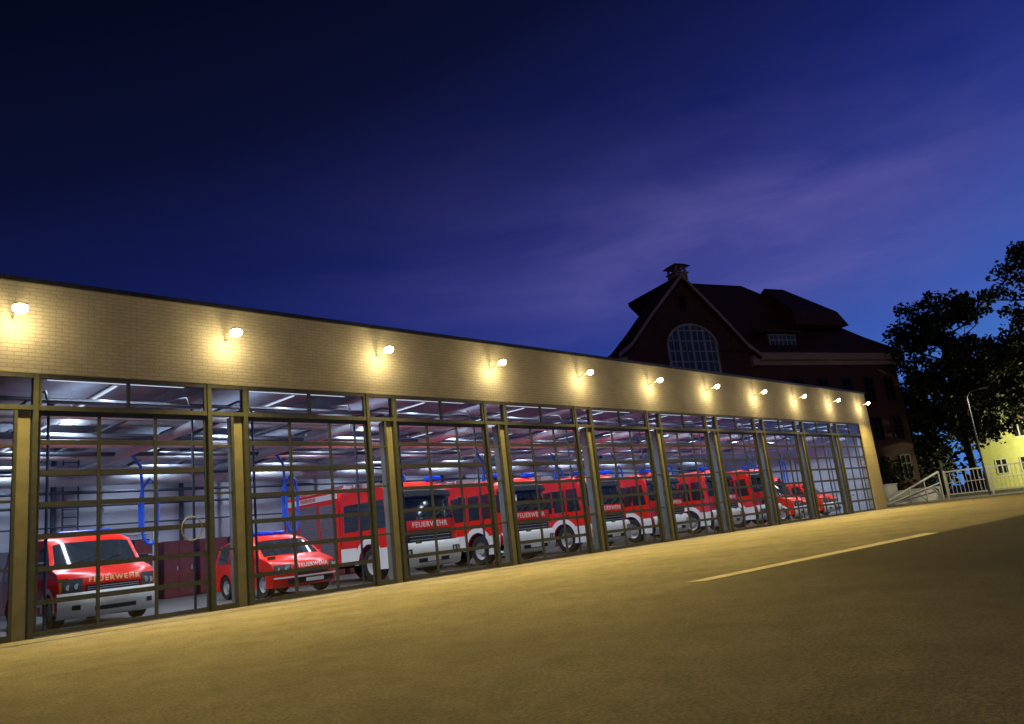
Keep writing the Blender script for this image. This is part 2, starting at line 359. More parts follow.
for yy in (21.5,27):
    w=MB(); w.box(XW+1,XE-1,yy,yy+.02,4.92,5.02); w.box(XW+1,XE-1,yy+.3,yy+.32,4.92,5.02)
    x=XW+1.1
    while x<XE-1: w.box(x,x+.03,yy+.02,yy+.3,4.925,4.94); x+=.35
    o=w.obj('cable_tray',M_galv); meta(o,'galvanised cable tray under the hall ceiling','cable tray','cable trays')
w=MB(); 
for xx in (8.65,9.15): w.tube([(xx,30.85,2.2),(xx,30.85,5.7)],.03,6)
z=2.4
while z<5.6: w.tube([(8.65,30.85,z),(9.15,30.85,z)],.02,6); z+=.28
o=w.obj('wall_ladder',M_dkpipe); meta(o,'steel roof access ladder on the rear hall wall','ladder')
lk=empty('locker',(10.6,30.3,0),'dark red metal locker against the rear hall wall','locker',group='lockers along the rear hall wall')
w=MB(); w.box(0,1.1,0,.6,0.013,2.1); w.obj('cabinet',M_lockr,lk,bevel=.01)
for kx in (.02,.56):
    w=MB(); w.box(kx,kx+.52,-.02,-.001,.08,2.05); d_=w.obj('door',M_lockr,lk)
    w=MB(); w.box(kx+.44,kx+.47,-.05,-.021,1.0,1.15); w.obj('handle',M_galv,d_)
for i in range(1,26): deep(lk,(i*1.35,0,0))
dr=empty('hall_door',(6.2,30.98,0),'dark steel door with frame in the rear hall wall','door')
w=MB(); w.box(0,1.1,-.06,-.001,.013,2.2); w.obj('leaf',M_doorred,dr)
w=MB(); w.box(-.08,0,-.08,-.001,.013,2.3); w.box(1.1,1.18,-.08,-.001,.013,2.3); w.box(0,1.1,-.08,-.001,2.2,2.3); w.obj('frame',M_galv,dr)
rk=empty('equipment_shelf',(8.6,27.6,0),'steel shelf with grey and red equipment boxes','shelf')
w=MB()
for x_ in (0,1.9):
    for y_ in (0,.6): w.box(x_,x_+.05,y_,y_+.05,.013,2.4)
for z_ in (.2,.9,1.6,2.3): w.box(.05,1.9,0.052,.598,z_,z_+.04)
w.obj('rack',M_galv,rk)
for z_ in (.24,.94,1.64):
    for j in range(3):
        bx_=empty('equipment_box',(8.75+j*.6,27.7,z_),'lidded equipment box standing on the steel shelf','box',group='boxes on the shelf')
        w=MB(); w.box(0,.48,0,.4,.001,.46); w.obj('box_body',[M_lockr,M_locker,M_lockr][(j+int(z_*3))%3],bx_,bevel=.015)
        w=MB(); w.box(-.01,.49,-.01,.41,.462,.50); w.obj('lid',M_black,bx_)

# ---------------------------------------------------------------- vehicles
def arch(cy,cz,rad,z0,nn=9):
    a0=math.asin(min(1,max(-1,(z0-cz)/rad)))
    return [(cy+rad*math.cos(a0+(math.pi-2*a0)*k/(nn-1)),cz+rad*math.sin(a0+(math.pi-2*a0)*k/(nn-1))) for k in range(nn)]
class Veh:
    def __init__(s,W,belt,tum,fr,rd,flen=1.2,p=4,L=5):
        s.W=W;s.belt=belt;s.tum=tum;s.fr=fr;s.rd=rd;s.flen=flen;s.p=p;s.L=L
    def hw(s,z): return s.W/2-s.tum*max(0,z-s.belt)
    def pos(s,uu,y,z,zt):
        z2=z-s.rd*abs(uu)**5*max(0,min(1,(z-s.belt)/(zt-s.belt)))
        yy=y+s.fr*abs(uu)**s.p*max(0,1-y/s.flen)-.06*abs(uu)**4*max(0,1-(s.L-y)/.5)
        return (uu*s.hw(z2),yy,z2)
    US=[-1,-.99,-.965,-.93,-.88,-.8,-.7,-.55,-.35,-.12,.12,.35,.55,.7,.8,.88,.93,.965,.99,1]
    def body(s,prof,bi,bj,zt):
        s.zt=zt; mb=MB(); N=len(prof); v=[]
        for uu in s.US:
            for (y,z) in prof: v.append(s.pos(uu,y,z,zt))
        f=[]
        for i in range(len(s.US)-1):
            for k in range(N):
                f.append((i*N+k,i*N+(k+1)%N,(i+1)*N+(k+1)%N,(i+1)*N+k))
        up=list(range(bi,bj+1)); lo=list(range(bj,N))+list(range(0,bi+1))
        f.append(tuple(up[::-1])); f.append(tuple(lo[::-1]))
        o=(len(s.US)-1)*N
        f.append(tuple(x+o for x in up)); f.append(tuple(x+o for x in lo))
        mb.add(v,f); return mb
    def front(s,pts,u0,u1,off,nu=12):
        mb=MB(); v=[]
        for i,(y,z) in enumerate(pts):
            a=pts[max(0,i-1)]; b_=pts[min(len(pts)-1,i+1)]
            dy,dz=b_[0]-a[0],b_[1]-a[1]; l=math.hypot(dy,dz) or 1
            ny,nz=-dz/l,dy/l
            for k in range(nu+1):
                uu=u0+(u1-u0)*k/nu
                x,yy,zz=s.pos(uu,y,z,s.zt); v.append((x*(1+off/ (s.W/2)*.8),yy+ny*off,zz+nz*off))
        n_=nu+1
        f=[(i*n_+k,i*n_+k+1,(i+1)*n_+k+1,(i+1)*n_+k) for i in range(len(pts)-1) for k in range(nu)]
        mb.add(v,f); return mb
    def side(s,poly,sd,off=.006):
        mb=MB(); v=[(sd*(s.hw(z)+off),y+s.fr*max(0,1-y/s.flen),z) for y,z in poly]
        mb.add(v,[tuple(range(len(v)))]); return mb
def wheel(parent,x,y,rad,wd,sd,m=None):
    mb=MB(); R_=rad
    pr=[(R_*.60,-wd/2),(R_*.92,-wd/2),(R_,-wd/2+.04),(R_,wd/2-.04),(R_*.92,wd/2),(R_*.60,wd/2)]
    mb.lathe_x(pr,(0,0,0),28); t=mb.obj('wheel',M_tyre,parent,smooth=50); t.location=(x,y,rad+.013)
    mb=MB(); q=sd
    pr=[(R_*.60,q*wd*.42),(R_*.52,q*wd*.36),(R_*.45,q*wd*.10),(R_*.26,q*wd*.12),(R_*.24,q*wd*.40),(R_*.10,q*wd*.44),(0.001,q*wd*.44)]
    mb.lathe_x(pr,(0,0,0),28); r_=mb.obj('rim',m or M_rim,t,smooth=30)
    mb=MB()
    for k in range(10):
        a_=2*math.pi*k/10; cy,cz=math.cos(a_)*R_*.35,math.sin(a_)*R_*.35
        mb.tube([(q*wd*.10,cy,cz),(q*wd*.2,cy,cz)],.018 if R_>.4 else .012,6)
    mb.obj('wheel_nuts',M_black,t)
def text(body,size,parent,loc,rot,m,name='lettering',sx=1,sp=1.0):
    cu=bpy.data.curves.new('t','FONT'); cu.body=body; cu.size=size; cu.align_x='CENTER'; cu.align_y='CENTER'; cu.extrude=.002; cu.offset=size*.02; cu.space_character=sp
    o=bpy.data.objects.new('t',cu); COL.objects.link(o)
    dg=bpy.context.evaluated_depsgraph_get(); me=bpy.data.meshes.new_from_object(o.evaluated_get(dg))
    bpy.data.objects.remove(o)
    me.materials.clear(); me.materials.append(m)
    t=bpy.data.objects.new(name,me); COL.objects.link(t); t.parent=parent; t.location=loc; t.rotation_euler=rot; t.scale=(sx,1,1); return t
def panel(v,name,m,parent,pts,u0,u1,off,**k): return v.front(pts,u0,u1,off).obj(name,m,parent,smooth=40)
def lamps(V,e,pts,u0,u1,off,spots,rad):
    a_,b_=sorted((u0,u1)); h=V.front(pts,a_,b_,off,nu=8).obj('headlight',M_headd,e)
    g=MB()
    for (uu,y,z) in spots:
        x,yy,zz=V.pos(uu,y,z,V.zt); yy-=off+.006
        g.add([(x,yy,zz)]+[(x+rad*math.cos(2*math.pi*k/14),yy+.004,zz+rad*math.sin(2*math.pi*k/14)) for k in range(14)],[(0,1+k,1+(k+1)%14) for k in range(14)])
    g.obj('headlight_lens',M_head,h)

def fire_engine(loc,label):
    e=empty('fire_engine',loc,label,'fire engine',group='fire engines parked in the hall')
    V=Veh(2.5,1.50,.045,.24,.09,flen=1.5,p=4,L=7.3)
    prof=[(.10,.62),(.02,.75),(0,1.1),(.01,1.50),(.04,1.66),(.26,2.48),(.34,2.70),(.46,2.82),(.70,2.90),(2.85,2.90),(2.97,2.86),(3.0,2.76),(3.0,1.50),(3.0,.62)]
    prof2=prof+arch(1.38,.53,.60,.62)
    V.L=3.1
    V.body(prof2,3,12,2.90).obj('cab',M_red,e,smooth=35)
    V.L=7.3
    panel(V,'windscreen',M_vglass,e,[(.046,1.68),(.14,2.04),(.255,2.46)],-.95,.95,.008)
    g=V.front([(.19,2.43),(.10,2.43),(.12,2.53),(.30,2.59)],-.9,.9,.05); g.obj('sun_visor',M_black,e,smooth=40)
    panel(V,'grille',M_black,e,[(0,1.0),(.0,1.2),(.01,1.38)],-.70,.70,.012)
    g=MB()
    for z in (1.09,1.19,1.29):
        q=V.front([(0,z-.010),(0,z+.010)],-.62,.62,.022); g.add(q.v,q.f)
    g.obj('grille_bars',M_galv,e)
    g=MB()
    for x_ in (-.5,.1,.6):
        g.tube([(x_,.02,1.68),(x_+.45,.06,1.92)],.012,5)
    g.obj('wipers',M_black,e)
    g=V.front([(.14,.34),(.02,.38),(-.03,.55),(-.03,.90),(.03,.98)],-1,1,.07,nu=20); g.obj('bumper',M_white,e,smooth=50)
    for sd in (-1,1):
        lamps(V,e,[(-.03,.64),(-.03,.84)],sd*.60,sd*.88,.078,[(sd*.67,-.03,.74),(sd*.80,-.03,.74)],.085)
        a_,b_=sorted((sd*.885,sd*.94)); V.front([(-.03,.66),(-.03,.82)],a_,b_,.078,nu=3).obj('indicator',M_amber,e)
        V.side([(.14,.36),(.80,.36),(.74,.62),(.74,.98),(.03,.98)],sd,.050).obj('bumper_corner',M_white,e)
    V.front([(-.03,.42),(-.03,.54)],-.45,.45,.077,nu=6).obj('bumper_intake',M_black,e)
    for sd in (-1,1):
        V.side([(.30,1.56),(1.10,1.56),(1.10,2.40),(.46,2.40)],sd,.008).obj('side_window',M_vglass,e)
        V.side([(1.95,1.56),(2.75,1.56),(2.75,2.40),(1.95,2.40)],sd,.008).obj('side_window',M_vglass,e)
        V.side([(1.22,1.56),(1.82,1.56),(1.82,2.40),(1.22,2.40)],sd,.008).obj('side_window',M_vglass,e)
        g=MB()
        for yy in (1.165,1.885,2.85):
            q=V.side([(yy-.012,1.35),(yy+.012,1.35),(yy+.012,1.499),(yy-.012,1.499)],sd,.004); g.add(q.v,q.f)
            q=V.side([(yy-.012,1.501),(yy+.012,1.501),(yy+.012,2.5),(yy-.012,2.5)],sd,.004); g.add(q.v,q.f)
        g.obj('door_seam',M_black,e)
        V.side([(1.0,1.40),(1.14,1.40),(1.14,1.44),(1.0,1.44)],sd,.02).obj('door_handle',M_black,e)
        a1=[(1.38+ .60*math.cos(t),.53+.60*math.sin(t)) for t in [math.pi*k/12 for k in range(13)]]
        a2=[(1.38+ .80*math.cos(t),.53+.78*math.sin(t)) for t in [math.pi*k/12 for k in range(13)]]
        g=MB(); vv=[(sd*(1.25+.055),y+V.fr*max(0,1-y/1.5)*.5,z) for y,z in a1+a2]
        g.add(vv,[(k,k+1,14+k,13+k) for k in range(12)]); g.obj('wheel_arch',M_white,e)
        V.side([(2.14,.64),(2.98,.64),(2.98,1.06),(2.10,1.06)],sd,.010).obj('sill',M_white,e)
        g=MB(); g.box(sd*1.42-.09,sd*1.42+.09,.02,.12,1.70,2.30); g.box(min(sd*1.2,sd*1.36),max(sd*1.2,sd*1.36),.1,.14,2.23,2.27); g.box(min(sd*1.2,sd*1.36),max(sd*1.2,sd*1.36),.1,.14,1.75,1.79)
        g.obj('wing_mirror',M_black,e,bevel=.02)
        g=MB(); g.box(sd*.80-.26,sd*.80+.26,.50,.78,2.89,3.05); g.obj('beacon',M_blue,e,bevel=.04)
        wheel(e,sd*1.08,1.38,.50,.30,sd); wheel(e,sd*1.0,4.95,.50,.42,sd)
    g=MB(); g.box(-1.20,1.20,3.10,6.5,1.12,2.98); g.box(-1.20,1.20,3.10,4.25,.62,1.12); g.box(-1.20,1.20,5.6,6.5,.62,1.12)
    g.obj('superstructure',M_red,e,bevel=.03)
    g=MB(); g.box(-.45,.45,.6,6.4,.45,.80); g.box(-1.0,1.0,1.33,1.43,.42,.56); g.box(-1.0,1.0,4.9,5.0,.42,.56); g.obj('chassis',M_black,e)
    for sd in (-1,1):
        for (a_,b_,z0) in ((3.25,4.2,.75),(4.35,5.5,1.35),(5.65,6.4,.75)):
            g=MB(); z=z0
            while z<2.55:
                x_a,x_b=sorted((sd*1.203,sd*1.217)); g.box(x_a,x_b,a_,b_,z,z+.075); z+=.09
            g.obj('roller_shutter',M_shut,e)
        x_a,x_b=sorted((sd*1.203,sd*1.211)); g=MB(); g.box(x_a,x_b,3.13,6.46,2.70,2.88); g.obj('side_stripe',M_white,e)
        text('FEUERWEHR',.17,e,(sd*1.215,4.9,2.79),(math.radians(90),0,math.radians(90*sd)),M_red)
    g=MB(); 
    for x_ in (-.75,-.35): g.box(x_,x_+.05,3.4,6.4,3.06,3.14)
    yy=3.5
    while yy<6.3: g.box(-.70,-.35,yy,yy+.03,3.08,3.11); yy+=.3
    g.box(-.7,-.3,3.6,3.66,2.98,3.06); g.box(-.7,-.3,6.1,6.16,2.98,3.06)
    g.obj('roof_ladder',M_galv,e)
    g=MB(); g.box(.15,.9,3.6,6.2,2.982,3.20); g.obj('roof_box',M_shut,e,bevel=.02)
    text('FEUERWEHR',.22,e,(0,-.022,1.53),(math.radians(90),0,0),M_wl,sp=1.15)
    g=MB(); g.box(-.26,.26,-.115,-.105,.44,.54); g.obj('number_plate',M_white,e)
    return e
def light_van(loc,label,prof_s=1.0,W=2.02,group=None,textsize=.15):
    e=empty('fire_van',loc,label,'van',group=group)
    zz=lambda z: z if z<1.3 else 1.3+(z-1.3)*prof_s
    V=Veh(W,1.12,.15/ (1+.6*(prof_s-1)),.40,.09,flen=1.6,p=2.6,L=5.3)
    prof=[(.14,.30),(.03,.42),(0,.62),(.01,.85),(.05,1.02),(.15,1.12),(.30,1.18),(.60,1.25),(1.00,1.32),(1.30,zz(1.60)),(1.62,zz(1.90)),(1.76,zz(2.00)),(2.0,zz(2.07)),(2.5,zz(2.10)),(4.9,zz(2.06)),(5.15,zz(1.95)),(5.28,1.12),(5.28,.5),(5.22,.32)]
    low=arch(4.35,.36,.42,.32,9)+arch(.98,.36,.42,.32,9)
    V.body(prof+low,5,16,zz(2.10)).obj('body',M_red,e,smooth=50)
    panel(V,'windscreen',M_vglass,e,[(1.03,1.35),(1.30,zz(1.60)),(1.60,zz(1.88))],-.90,.90,.008)
    g=MB()
    for x_ in (-.55,.05): g.tube([(x_,1.06,1.39),(x_+.5,1.20,1.53)],.011,5)
    g.obj('wipers',M_black,e)
    panel(V,'grille',M_black,e,[(.0,.70),(.005,.78),(.01,.88)],-.56,.56,.012)
    g=MB()
    for z in (.745,.79,.835):
        q=V.front([(.005,z-.008),(.007,z+.008)],-.52,.52,.020); g.add(q.v,q.f)
    g.obj('grille_bars',M_galv,e)
    V.front([(.12,.26),(.0,.30),(-.05,.40),(-.05,.64),(.0,.71)],-1,1,.06,nu=24).obj('bumper',M_white,e,smooth=50)
    V.front([(-.05,.33),(-.05,.42)],-.40,.40,.066,nu=8).obj('bumper_intake',M_black,e)
    for sd in (-1,1):
        lamps(V,e,[(.005,.74),(.012,.88),(.05,1.03)],sd*.60,sd*.94,.014,[(sd*.70,.01,.87),(sd*.84,.01,.86)],.065)
        a_,b_=sorted((sd*.945,sd*.985)); V.front([(.005,.76),(.015,.88),(.05,1.0)],a_,b_,.014,nu=3).obj('indicator',M_amber,e)
        a_,b_=sorted((sd*.64,sd*.78)); V.front([(-.05,.38),(-.05,.48)],a_,b_,.067,nu=4).obj('fog_light',M_black,e)
        V.side([(1.22,1.18),(2.15,1.18),(2.15,zz(1.84)),(1.76,zz(1.84))],sd,.008).obj('side_window',M_vglass,e)
        V.side([(2.35,1.18),(3.55,1.18),(3.55,zz(1.84)),(2.35,zz(1.84))],sd,.008).obj('side_window',M_vglass,e)
        V.side([(3.70,1.18),(4.95,1.18),(4.90,zz(1.84)),(3.70,zz(1.84))],sd,.008).obj('side_window',M_vglass,e)
        g=MB()
        for yy in (1.60,2.25,3.62):
            q=V.side([(yy-.008,.45),(yy+.008,.45),(yy+.008,1.10),(yy-.008,1.10)],sd,.004); g.add(q.v,q.f)
        g.obj('door_seam',M_black,e)
        V.side([(2.05,.98),(2.2,.98),(2.2,1.02),(2.05,1.02)],sd,.02).obj('door_handle',M_black,e)
        V.side([(1.62,.50),(3.85,.50),(3.85,.66),(1.62,.66)],sd,.005).obj('side_stripe',M_white,e)
        g=MB(); vv=[]
        for rr in (.42,.53):
            vv+=[(sd*(W/2+.014),.98+rr*math.cos(math.pi*k/12)+V.fr*max(0,1-.98/1.6),.36+rr*math.sin(math.pi*k/12)) for k in range(13)]
        g.add(vv,[(k,k+1,14+k,13+k) for k in range(12)]); g.obj('wheel_arch',M_white,e)
        g=MB(); g.box(sd*1.14-.10,sd*1.14+.10,1.36,1.48,1.22,1.48); g.box(min(sd*.9,sd*1.06),max(sd*.9,sd*1.06),1.42,1.46,1.24,1.29); g.obj('wing_mirror',M_black,e,bevel=.04)
        wheel(e,sd*(W/2-.14),.98+.14,.36,.24,sd); wheel(e,sd*(W/2-.14),4.35,.36,.24,sd)
    g=MB(); g.box(-.6,.6,2.0,2.28,zz(2.08)-.02,zz(2.08)+.10); g.obj('beacon',M_blue,e,bevel=.04)
    g=MB(); g.box(-.6,.6,.5,5.0,.25,.42); g.obj('chassis',M_black,e)
    text('FEUERWEHR',textsize,e,(0,.012,.985),(math.radians(76),0,0),M_yl,sp=1.35)
    g=MB(); g.box(-.26,.26,-.125,-.115,.50,.60); g.obj('number_plate',M_white,e)
    return e
def estate_car(loc,label):
    e=empty('fire_command_car',loc,label,'car')
    W=1.90
    V=Veh(W,.95,.22,.46,.09,flen=1.5,p=2.6,L=4.0)
    prof=[(.12,.24),(.02,.36),(0,.52),(.02,.68),(.07,.82),(.18,.89),(.50,.95),(1.0,1.06),(1.35,1.28),(1.75,1.54),(1.95,1.63),(2.2,1.68),(2.7,1.71),(3.2,1.68),(3.7,1.56),(3.94,.95),(4.0,.6),(3.92,.28)]
    low=arch(3.2,.34,.38,.26,9)+arch(.92,.34,.38,.26,9)
    V.body(prof+low,6,15,1.71).obj('body',M_red,e,smooth=50)
    panel(V,'windscreen',M_vglass,e,[(1.05,1.09),(1.35,1.28),(1.72,1.52)],-.88,.88,.008)
    panel(V,'grille',M_black,e,[(.002,.54),(.012,.64)],-.50,.50,.012)
    V.front([(.02,.32),(0,.45)],-.7,.7,.014).obj('bumper_intake',M_black,e)
    g=V.front([(.002,.47),(.002,.51)],-.98,.98,.02); g.obj('bumper_stripe',M_white,e)
    for sd in (-1,1):
        lamps(V,e,[(.012,.60),(.03,.72),(.07,.82)],sd*.60,sd*.97,.013,[(sd*.72,.02,.71),(sd*.87,.02,.71)],.055)
        V.side([(1.42,1.0),(2.15,1.0),(2.15,1.56),(1.85,1.50)],sd,.008).obj('side_window',M_vglass,e)
        V.side([(2.23,1.0),(2.95,1.0),(2.95,1.57),(2.23,1.57)],sd,.008).obj('side_window',M_vglass,e)
        V.side([(3.03,1.0),(3.68,1.0),(3.58,1.50),(3.03,1.56)],sd,.008).obj('side_window',M_vglass,e)
        V.side([(1.52,.60),(2.78,.60),(2.78,.76),(1.52,.76)],sd,.005).obj('side_stripe',M_yl,e)
        g=MB(); g.box(sd*1.03-.09,sd*1.03+.09,1.40,1.50,.98,1.14); g.obj('wing_mirror',M_red,e,bevel=.04)
        wheel(e,sd*(W/2-.13),.92+.14,.34,.22,sd); wheel(e,sd*(W/2-.13),3.2,.34,.22,sd)
    g=MB(); g.box(-.5,.5,2.3,2.55,1.69,1.80); g.obj('beacon',M_blue,e,bevel=.04)
    text('FEUERWEHR',.14,e,(0,.028,.765),(math.radians(70),0,0),M_wl,sp=1.15)
    g=MB(); g.box(-.26,.26,-.03,-.022,.34,.43); g.obj('number_plate',M_white,e)
    return e
def bx(i): return XL0+P*i+OW/2
light_van((bx(0)+.14,18.85,0),'red crew van with white bumper and yellow lettering on its front',1.0,group='fire vans parked in the hall')
estate_car((bx(1)+.60,18.8,0),'low red command car with white lettering on its front')
fe=fire_engine((bx(2)+.15,18.8,0),'red fire engine with white bumper parked behind a glazed gate')
for i in range(3,8): deep(fe,(P*(i-2),random.uniform(-.1,.15),0))
light_van((bx(8),18.9,0),'tall red fire van with white bumper parked in the hall',1.65,group='fire vans parked in the hall')
light_van((bx(9),19.2,0),'red crew van with white bumper parked in the hall',1.0,group='fire vans parked in the hall')

# ---------------------------------------------------------------- old brick building
th=math.radians(-20)
B=empty('old_brick_building',(57.4,34,0),'large old red brick building with gable, arched window and cupola','building',rot=th)
gy=-.7; GB=1.6
w=MB()
w.box(3.0,26.2,0,14,0,14.4); w.box(-6.0,2.99,GB+.01,3.0,0,14.0)
w.obj('wall',M_redbrick,B)
w=MB()
pts=[(-6.6,0),(6.6,0),(6.6,14.6),(0,20.9),(-6.6,14.6)]
v=[(x,gy,z) for x,z in pts]+[(x,GB,z) for x,z in pts]
w.add(v,[(0,1,2,3,4),(1,6,7,2),(5,0,4,9),(9,8,7,6,5)])
w.obj('gable_wall',M_redbrick,B)
w=MB()
for sg in (-1,1):
    prof=[(0,21.25),(sg*3.6,17.75),(sg*6.2,15.0),(sg*7.6,14.1)]
    ye=1.2 if sg<0 else 7.0
    a=[(x,gy-.55,z) for x,z in prof]; b2=[(x,ye,z) for x,z in prof]
    a3=[(x,gy-.55,z-.35) for x,z in prof]; b3=[(x,ye,z-.35) for x,z in prof]
    nn=len(prof); v=a+b2+a3+b3; f=[]
    for k_ in range(nn-1):
        f.append((k_,k_+1,nn+k_+1,nn+k_)); f.append((2*nn+k_,2*nn+k_+1,3*nn+k_+1,3*nn+k_)); f.append((nn+k_,nn+k_+1,3*nn+k_+1,3*nn+k_))
    f.append((nn-1,2*nn-1,4*nn-1,3*nn-1))
    w.add(v,f)
w.obj('gable_roof',M_tile,B)
w=MB()
for sg in (-1,1):
    prof=[(0,21.28),(sg*3.6,17.78),(sg*6.2,15.03),(sg*7.6,14.13)]
    for k_ in range(3):
        (x0,z0),(x1,z1)=prof[k_],prof[k_+1]
        w.add([(x0,gy-.60,z0),(x1,gy-.60,z1),(x1,gy-.60,z1-.34),(x0,gy-.60,z0-.34),(x0,gy-.50,z0),(x1,gy-.50,z1),(x1,gy-.50,z1-.34),(x0,gy-.50,z0-.34)],[(0,1,2,3),(4,5,6,7),(0,1,5,4),(3,2,6,7)])
w.obj('verge_board',M_trim,B)
def hiproof(x0,x1,y0,y1,z0,zr,ra,rb,over=.9,i1=1.6,step=2.2):
    w=MB(); ym=(y0+y1)/2
    L1=[(x0-over,y0-over,z0),(x1+over,y0-over,z0),(x1+over,y1+over,z0),(x0-over,y1+over,z0)]
    L2=[(x0+i1,y0+i1,z0+step),(x1-i1,y0+i1,z0+step),(x1-i1,y1-i1,z0+step),(x0+i1,y1-i1,z0+step)]
    Rg=[(ra,ym,zr),(rb,ym,zr)]
    w.add(L1+L2+Rg,[(0,1,5,4),(1,2,6,5),(2,3,7,6),(3,0,4,7),(4,5,9,8),(5,6,9),(6,7,8,9),(7,4,8),(3,2,1,0)])
    return w
hiproof(4.2,26.2,0,14,14.41,23.6,7.4,14.6).obj('main_roof',M_tile,B)
hiproof(14.6,21.8,.8,11,17.6,23.0,16.6,19.2,over=.0,i1=.6,step=1.6).obj('roof_tower',M_tile,B)
w=MB(); w.box(7.0,26.9,-.75,-.05,13.75,14.38); w.box(6.7,26.6,-.30,-.05,13.3,13.72); w.box(26.25,26.9,-.04,14.5,13.75,14.38); w.obj('cornice',M_trim,B,bevel=.05)
w=MB(); w.box(-7.4,-6.62,gy-.3,gy+.5,13.2,13.9); w.box(6.62,7.4,gy-.3,gy+.5,13.2,13.72); w.box(-6.6,6.6,gy-.12,gy-.004,11.2,11.6); w.obj('stone_band',M_trim,B)
def arched(cx,cz0,ww,hh,y,parent,cols,rows):
    rad=ww/2; zs=cz0+hh-rad*.75
    out=[(cx-rad,cz0),(cx+rad,cz0)]+[(cx+rad*math.cos(math.pi*k/16),zs+rad*.75*math.sin(math.pi*k/16)) for k in range(17)]
    w=MB(); w.add([(x,y,z) for x,z in out],[tuple(range(len(out)))]); g=w.obj('arched_window',M_dkglass,parent)
    w=MB()
    def top(x): 
        t=max(0,1-((x-cx)/rad)**2); return zs+rad*.75*math.sqrt(t)
    for k_ in range(cols+1):
        x=cx-rad+ww*k_/cols; hw=.12 if k_%2==0 else .055
        x=min(max(x,cx-rad+.08),cx+rad-.08)
        w.box(x-hw,x+hw,y-.06,y-.01,cz0,top(x)-.02)
    for k_ in range(rows+1):
        z=cz0+(hh-rad*.2)*k_/rows; 
        if z<zs: xr=rad
        else:
            t=(z-zs)/(rad*.75); xr=rad*math.sqrt(max(0,1-t*t))
        w.box(cx-xr+.02,cx+xr-.02,y-.05,y-.012,z-.05,z+.05)
    arc=[(cx+rad*math.cos(math.pi*k/16),y-.08,zs+rad*.75*math.sin(math.pi*k/16)) for k in range(17)]
    w.tube(arc,.12,6)
    w.obj('window_frame',M_whitew,g)
arched(.4,11.7,5.3,5.1,gy-.03,B,8,5)
w=MB(); w.box(-.35,.35,gy-.05,gy-.01,18.2,19.3); w.obj('attic_window',M_bkglass,B)
w=MB(); w.box(-.5,-.36,gy-.09,gy-.008,18.1,19.4); w.box(.36,.5,gy-.09,gy-.008,18.1,19.4); w.box(-.5,.5,gy-.1,gy-.008,19.4,19.55); w.box(-.5,.5,gy-.1,gy-.008,17.95,18.1); w.obj('attic_window_surround',M_redbrick,B)
def sh(mb): mb.v=[(x*.68+.55,y*.68-.9,21.0+(z-20.6)*.58) for x,y,z in mb.v]; return mb
w=MB(); w.box(-.9,.9,.3,2.1,20.0,21.6); w.box(-1.05,1.05,.15,2.25,21.6,21.78)
for x_ in (-.85,-.12,.6):
    for y_ in (.35,1.85): w.box(x_,x_+.25,y_,y_+.25,21.78,22.5)
w.box(-1.0,1.0,.2,2.2,22.5,22.65)
cp=sh(w).obj('cupola',M_trim,B)
w=MB(); 
base=[(-1.3,-.1,22.66),(1.3,-.1,22.66),(1.3,2.5,22.66),(-1.3,2.5,22.66)]; mid=[(-.8,.4,23.1),(.8,.4,23.1),(.8,2.0,23.1),(-.8,2.0,23.1)]
w.add(base+mid+[(0,1.2,23.5)],[(0,1,5,4),(1,2,6,5),(2,3,7,6),(3,0,4,7),(4,5,8),(5,6,8),(6,7,8),(7,4,8),(3,2,1,0)])
sh(w).obj('cupola_cap',M_tile,cp)
def dormer(cx,wd,z0,z1,y0):
    w=MB(); w.box(cx-wd/2,cx+wd/2,y0,y0+4,z0,z1); d=w.obj('dormer',M_tile,B)
    w=MB(); w.add([(cx-wd/2-.3,y0-.4,z1+.002),(cx+wd/2+.3,y0-.4,z1+.002),(cx+wd/2+.3,y0+5,z1+.9),(cx-wd/2-.3,y0+5,z1+.9),(cx-wd/2-.3,y0-.4,z1+.18),(cx+wd/2+.3,y0-.4,z1+.18),(cx+wd/2+.3,y0+5,z1+1.1),(cx-wd/2-.3,y0+5,z1+1.1)],[(0,1,2,3),(4,5,6,7),(0,1,5,4),(1,2,6,5),(3,0,4,7)])
    w.obj('dormer_roof',M_tile,d)
    nw=max(1,int(wd/1.1)); 
    w=MB(); w.box(cx-wd/2+.2,cx+wd/2-.2,y0-.03,y0-.005,z0+.3,z1-.2); w.obj('dormer_glass',M_dkglass,d)
    w=MB()
    for k_ in range(nw*2+1):
        x=cx-wd/2+.2+(wd-.4)*k_/(nw*2); w.box(x-.05,x+.05,y0-.07,y0-.032,z0+.3,z1-.2)
    for z in (z0+.3,(z0+z1)/2+.2,z1-.2): w.box(cx-wd/2+.2,cx+wd/2-.2,y0-.06,y0-.034,z-.04,z+.04)
    w.obj('dormer_window_frame',M_whitew,d)
dormer(11.8,3.6,14.7,16.5,.2)
for cx in (9.5,12.6,15.7,18.8,21.8,24.6):
    for z in (2.0,5.8,9.7):
        w=MB(); w.box(cx-.65,cx+.65,-.03,-.006,z,z+2.3); g=w.obj('window',M_bkglass,B)
        w=MB()
        for x in (cx-.65,cx,cx+.65): w.box(x-.05,x+.05,-.07,-.032,z,z+2.3)
        for zz_ in (z,z+1.5,z+2.3): w.box(cx-.65,cx+.65,-.06,-.034,zz_-.05,zz_+.05)
        w.obj('window_frame',M_dkpipe,g)

